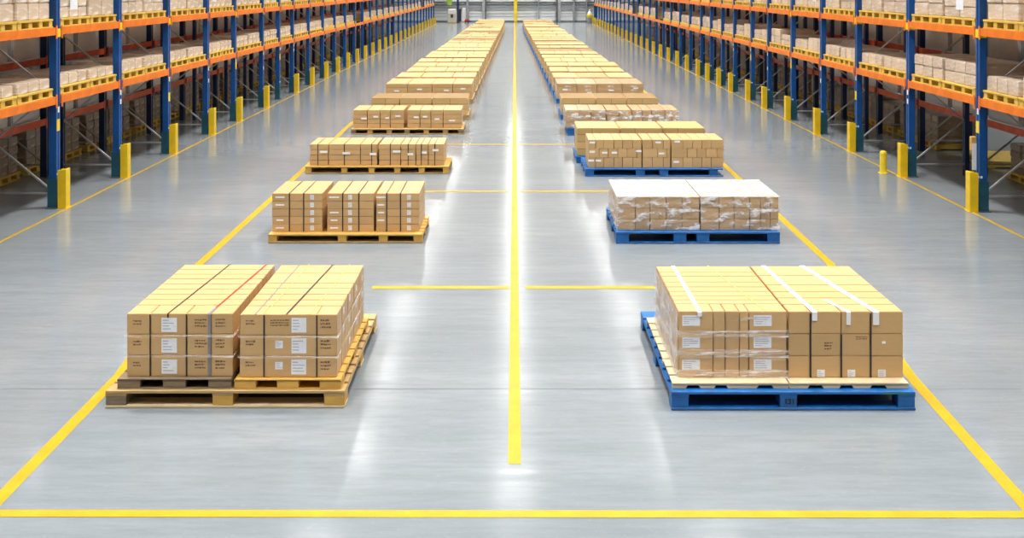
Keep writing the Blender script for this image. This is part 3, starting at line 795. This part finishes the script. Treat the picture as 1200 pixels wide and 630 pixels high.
rack('left', -1, UPL, XF, .98, LV, ('blue', 'orange'), 'long blue rack with orange beams along the left side of the aisle', True, True)
rack('right', 1, UPR, XF, .98, LV, ('blue', 'orange'), 'long blue rack with orange beams along the right side of the aisle', True, True)
XB = 8.30
rack('left', -1, [y for y in UPL if y < 70], XB, .98, LVB, ('navy', 'redbeam'), 'dark rack with red beams standing behind the left blue rack', False, False)
rack('right', 1, [y for y in UPR if y < 70], XB, .98, LVB, ('navy', 'redbeam'), 'dark rack with red beams standing behind the right blue rack', False, False)

# column guards
def guard_mesh():
    p = [(-.065, -.075), (.065, -.075), (.065, -.06), (-.045, -.06), (-.045, .06), (.065, .06), (.065, .075), (-.065, .075)]
    bm = bmesh.new()
    a = [bm.verts.new((x, y, .01)) for x, y in p]; b = [bm.verts.new((x, y, .60 if x < .06 else .585)) for x, y in p]
    bm.faces.new(a); bm.faces.new(b)
    for i in range(len(p)): bm.faces.new((a[i], a[(i + 1) % len(p)], b[(i + 1) % len(p)], b[i]))
    g = mesh_of('guard', bm, 'yellow', .004)
    bm = bmesh.new(); box(bm, -.075, .07, -.09, .09, 0, .01); pl = mesh_of('plate', bm, 'yellow')
    return g, pl
G, GP = guard_mesh()
for side, s, ups in (('left', -1, UPL), ('right', 1, UPR)):
    for i, y in enumerate(ups):
        if side == 'left' and i == 7: continue
        t = empty('column_guard', (s * (XF - .15), y - .02, 0), 'yellow steel guard before the %s upright of the %s rack' % (ORD[i], side), 'column guard', 'guards along the %s rack' % side)
        t.rotation_euler = (0, 0, math.pi if s < 0 else 0)
        obj('channel', G, t)
        if y < 50: obj('base_plate', GP, t)
t = empty('bollard', (XF - .36, 18.5, 0), 'short yellow bollard beside the guard at second upright of the right rack', 'bollard')
bm = bmesh.new(); lathe(bm, ((.06, .01), (.06, .36), (.05, .39), (.03, .40))); obj('post', mesh_of('post', bm, 'yellow2'), t)
bm = bmesh.new(); lathe(bm, ((.09, 0), (.09, .012))); obj('base_plate', mesh_of('plate', bm, 'yellow2'), t)
t = empty('document_holder', (XF - .105, 15.42, .62), 'orange and white document holder hanging on the nearest right rack upright', 'document holder')
bm = bmesh.new(); box(bm, -.06, .02, -.05, .02, .28, .50); obj('pocket', mesh_of('pocket', bm, 'woodyel', .01), t)
bm = bmesh.new(); v = box(bm, -.05, .015, -.058, -.048, .0, .40)
obj('paper_sheet', mesh_of('sheet', bm, 'label'), t)

# ------------------------------------------------------------------ goods in the racks
RP = {}
def rack_pallet(label, s, x, y, z, L, group, mat='rackpal'):
    """pallet seen from the aisle: deck, four runners across (blocks show at its aisle edge)"""
    t = empty('rack_pallet', (x, y, z), label, 'pallet', group)
    k = round(L, 2)
    if k not in RP:
        bm = bmesh.new(); box(bm, -.5, .5, -L / 2, L / 2, .10, .13); d = mesh_of('deck', bm, mat, .003)
        bm = bmesh.new(); box(bm, -.49, .49, -.055, .055, .016, .10); r = mesh_of('runner', bm, mat, .003)
        bm = bmesh.new(); box(bm, -.5, -.4, -L / 2, L / 2, 0, .016); e = mesh_of('bottom_board', bm, mat, .002)
        RP[k] = (d, r, e)
    d, r, e = RP[k]
    obj('deck', d, t)
    for i in range(4): obj('runner', r, t, (0, -L / 2 + .06 + (L - .12) * i / 3, 0))
    for q in (0, math.pi): obj('bottom_board', e, t, (0, 0, 0), q)
    return t
def load(label, s, x, y, z, W, L, h, nt, nc, mat, group, name='wrapped_load', parts=True, cat='wrapped load'):
    """cartons wrapped into one load; nt tiers, nc columns along the aisle"""
    if parts:
        t = empty(name, (x, y, z), label, cat, group)
        cl = L / nc; ch = h / nt
        me = box_mesh(W - .01, cl - .012, ch - .004, mat, .012, 2)
        for a in range(nt):
            for c in range(nc):
                obj('carton', me, t, (random.uniform(-.008, .008), -L / 2 + (c + .5) * cl, a * ch))
        return t
    k = ('load', round(W, 2), round(L, 2), round(h, 2), mat)
    if k not in CACHE:
        bm = bmesh.new(); box(bm, -W / 2, W / 2, -L / 2, L / 2, 0, h); CACHE[k] = mesh_of(name, bm, mat, .02, 2)
    return tag(obj(name, CACHE[k], None, (x, y, z)), label, cat, group)

for side, s, ups in (('left', -1, UPL), ('right', 1, UPR)):
    rnd = random.Random(3 if s < 0 else 5)
    for i in range(len(ups) - 1):
        ya, yb = ups[i] + .12, ups[i + 1] - .12; span = yb - ya
        near = ups[i] < 36
        halves = 2 if near else 1
        for lv, z in enumerate(LV):
            for hf in range(halves):
                L = span / halves - .03 if near else span - .06
                y = ya + span * (hf + .5) / halves
                hn = ('near', 'far')[hf] + ' half' if near else 'whole bay'
                where = 'on the %s beam, %s bay of the %s rack, %s' % (('lower', 'upper')[lv], ORD[i], side, hn)
                x = s * (XF + .46)
                if not near and rnd.random() < .12: continue
                if near: rack_pallet('yellow timber pallet ' + where, s, x, y, z + .0015, L, 'pallets in the racks')
                else:
                    k = ('fp', round(L, 2))
                    if k not in CACHE:
                        bm = bmesh.new(); box(bm, -.5, .5, -L / 2, L / 2, 0, .13); CACHE[k] = mesh_of('rack_pallet', bm, 'rackpal', .004)
                    tag(obj('rack_pallet', CACHE[k], None, (x, y, z + .0015)), 'yellow timber pallet ' + where, 'pallet', 'pallets in the racks')
                if lv == 0:
                    h = rnd.choice((.16, .18, .20)) if s < 0 else rnd.choice((.18, .22, .30))
                    ntier = 1
                    if s > 0 and i == 1: h = .36; ntier = 2
                    if s > 0 and i == 2 : h = .2
                    if i >= 5: h += .08; ntier = 2
                else:
                    h = rnd.choice((.34, .42, .55)); ntier = 2
                    if i == 0: h = .5
                    if i > 4: h = rnd.choice((.4, .5, .6))
                ld_ = load('pale film-wrapped carton load ' + where, s, x, y, z + .133, .92, L - .04 - rnd.random() * .05, h, ntier, (rnd.choice((2, 3)) if lv else 3) if near else 4, 'rackbox' if near else 'farrack', 'loads in the racks', parts=near)
                if near and lv == 1 and hf == 0 and i in (1, 4, 7):
                    bm = bmesh.new(); box(bm, -s * .46 - .004, -s * .46 + .004, -.13, .13, .12, .38)
                    obj('shipping_label', mesh_of('shipping_label', bm, 'label'), ld_)
        # rear rack: grey wrapped loads on its beams, cartons on the floor
        if ups[i + 1] >= 70: continue
        for lv, z in enumerate(LVB):
            for hf in range(halves):
                L = span / halves - .05
                y = ya + span * (hf + .5) / halves
                where = '%s beam, %s bay of the rear %s rack%s' % (('lower', 'upper')[lv], ORD[i], side, (', %s half' % ('near', 'far')[hf]) if near else '')
                load('grey wrapped load on the ' + where, s, s * (XB + .5), y, z + .0015, .99, L - .1, rnd.uniform(.78, .88), 1, 1, 'greyload', 'grey loads in the rear racks', 'grey_wrapped_load', parts=False)
        for hf in range(halves):
            L = span / halves - .04; y = ya + span * (hf + .5) / halves
            where = 'on the floor, %s bay of the rear %s rack%s' % (ORD[i], side, (', %s half' % ('near', 'far')[hf]) if near else '')
            x = s * (XB + .86)
            if side == 'right' and i == 2:
                if hf == 0: continue
                rack_pallet('empty yellow pallet ' + where, s, s * 9.3, y - .6, .002, L, 'floor pallets under the racks'); continue
            if near: rack_pallet('yellow pallet ' + where, s, x, y, .002, L, 'floor pallets under the racks')
            else:
                k = ('fp', round(L, 2))
                if k not in CACHE:
                    bm = bmesh.new(); box(bm, -.5, .5, -L / 2, L / 2, 0, .13); CACHE[k] = mesh_of('rack_pallet', bm, 'rackpal', .004)
                tag(obj('rack_pallet', CACHE[k], None, (x, y, .002)), 'yellow pallet ' + where, 'pallet', 'floor pallets under the racks')
            load('brown film-wrapped carton load ' + where, s, x, y, .1335, .92, L - .03, rnd.choice((.58, .62, .66)) if s < 0 else rnd.choice((.5, .56, .62)), 4, 3, 'floorbox', 'floor loads under the racks', parts=near)

# ------------------------------------------------------------------ camera, world, view
w = bpy.data.worlds.new('world'); S.world = w; w.use_nodes = True
w.node_tree.nodes['Background'].inputs[0].default_value = (.8, .88, 1, 1)
w.node_tree.nodes['Background'].inputs[1].default_value = .3
cd = bpy.data.cameras.new('camera'); cam = bpy.data.objects.new('camera', cd); COL.objects.link(cam)
cam.location = (0, 0, CAMH); cam.rotation_euler = (math.pi / 2, 0, 0)
cd.sensor_width = 36; cd.lens = 36; cd.sensor_fit = 'HORIZONTAL'
cd.shift_x = -3 / 1200; cd.shift_y = -333 / 1200
cd.clip_end = 300
S.camera = cam
S.view_settings.view_transform = 'Standard'; S.view_settings.look = 'None'
S.view_settings.gamma = 1; S.view_settings.use_curve_mapping = False
S.view_settings.exposure = 0.0
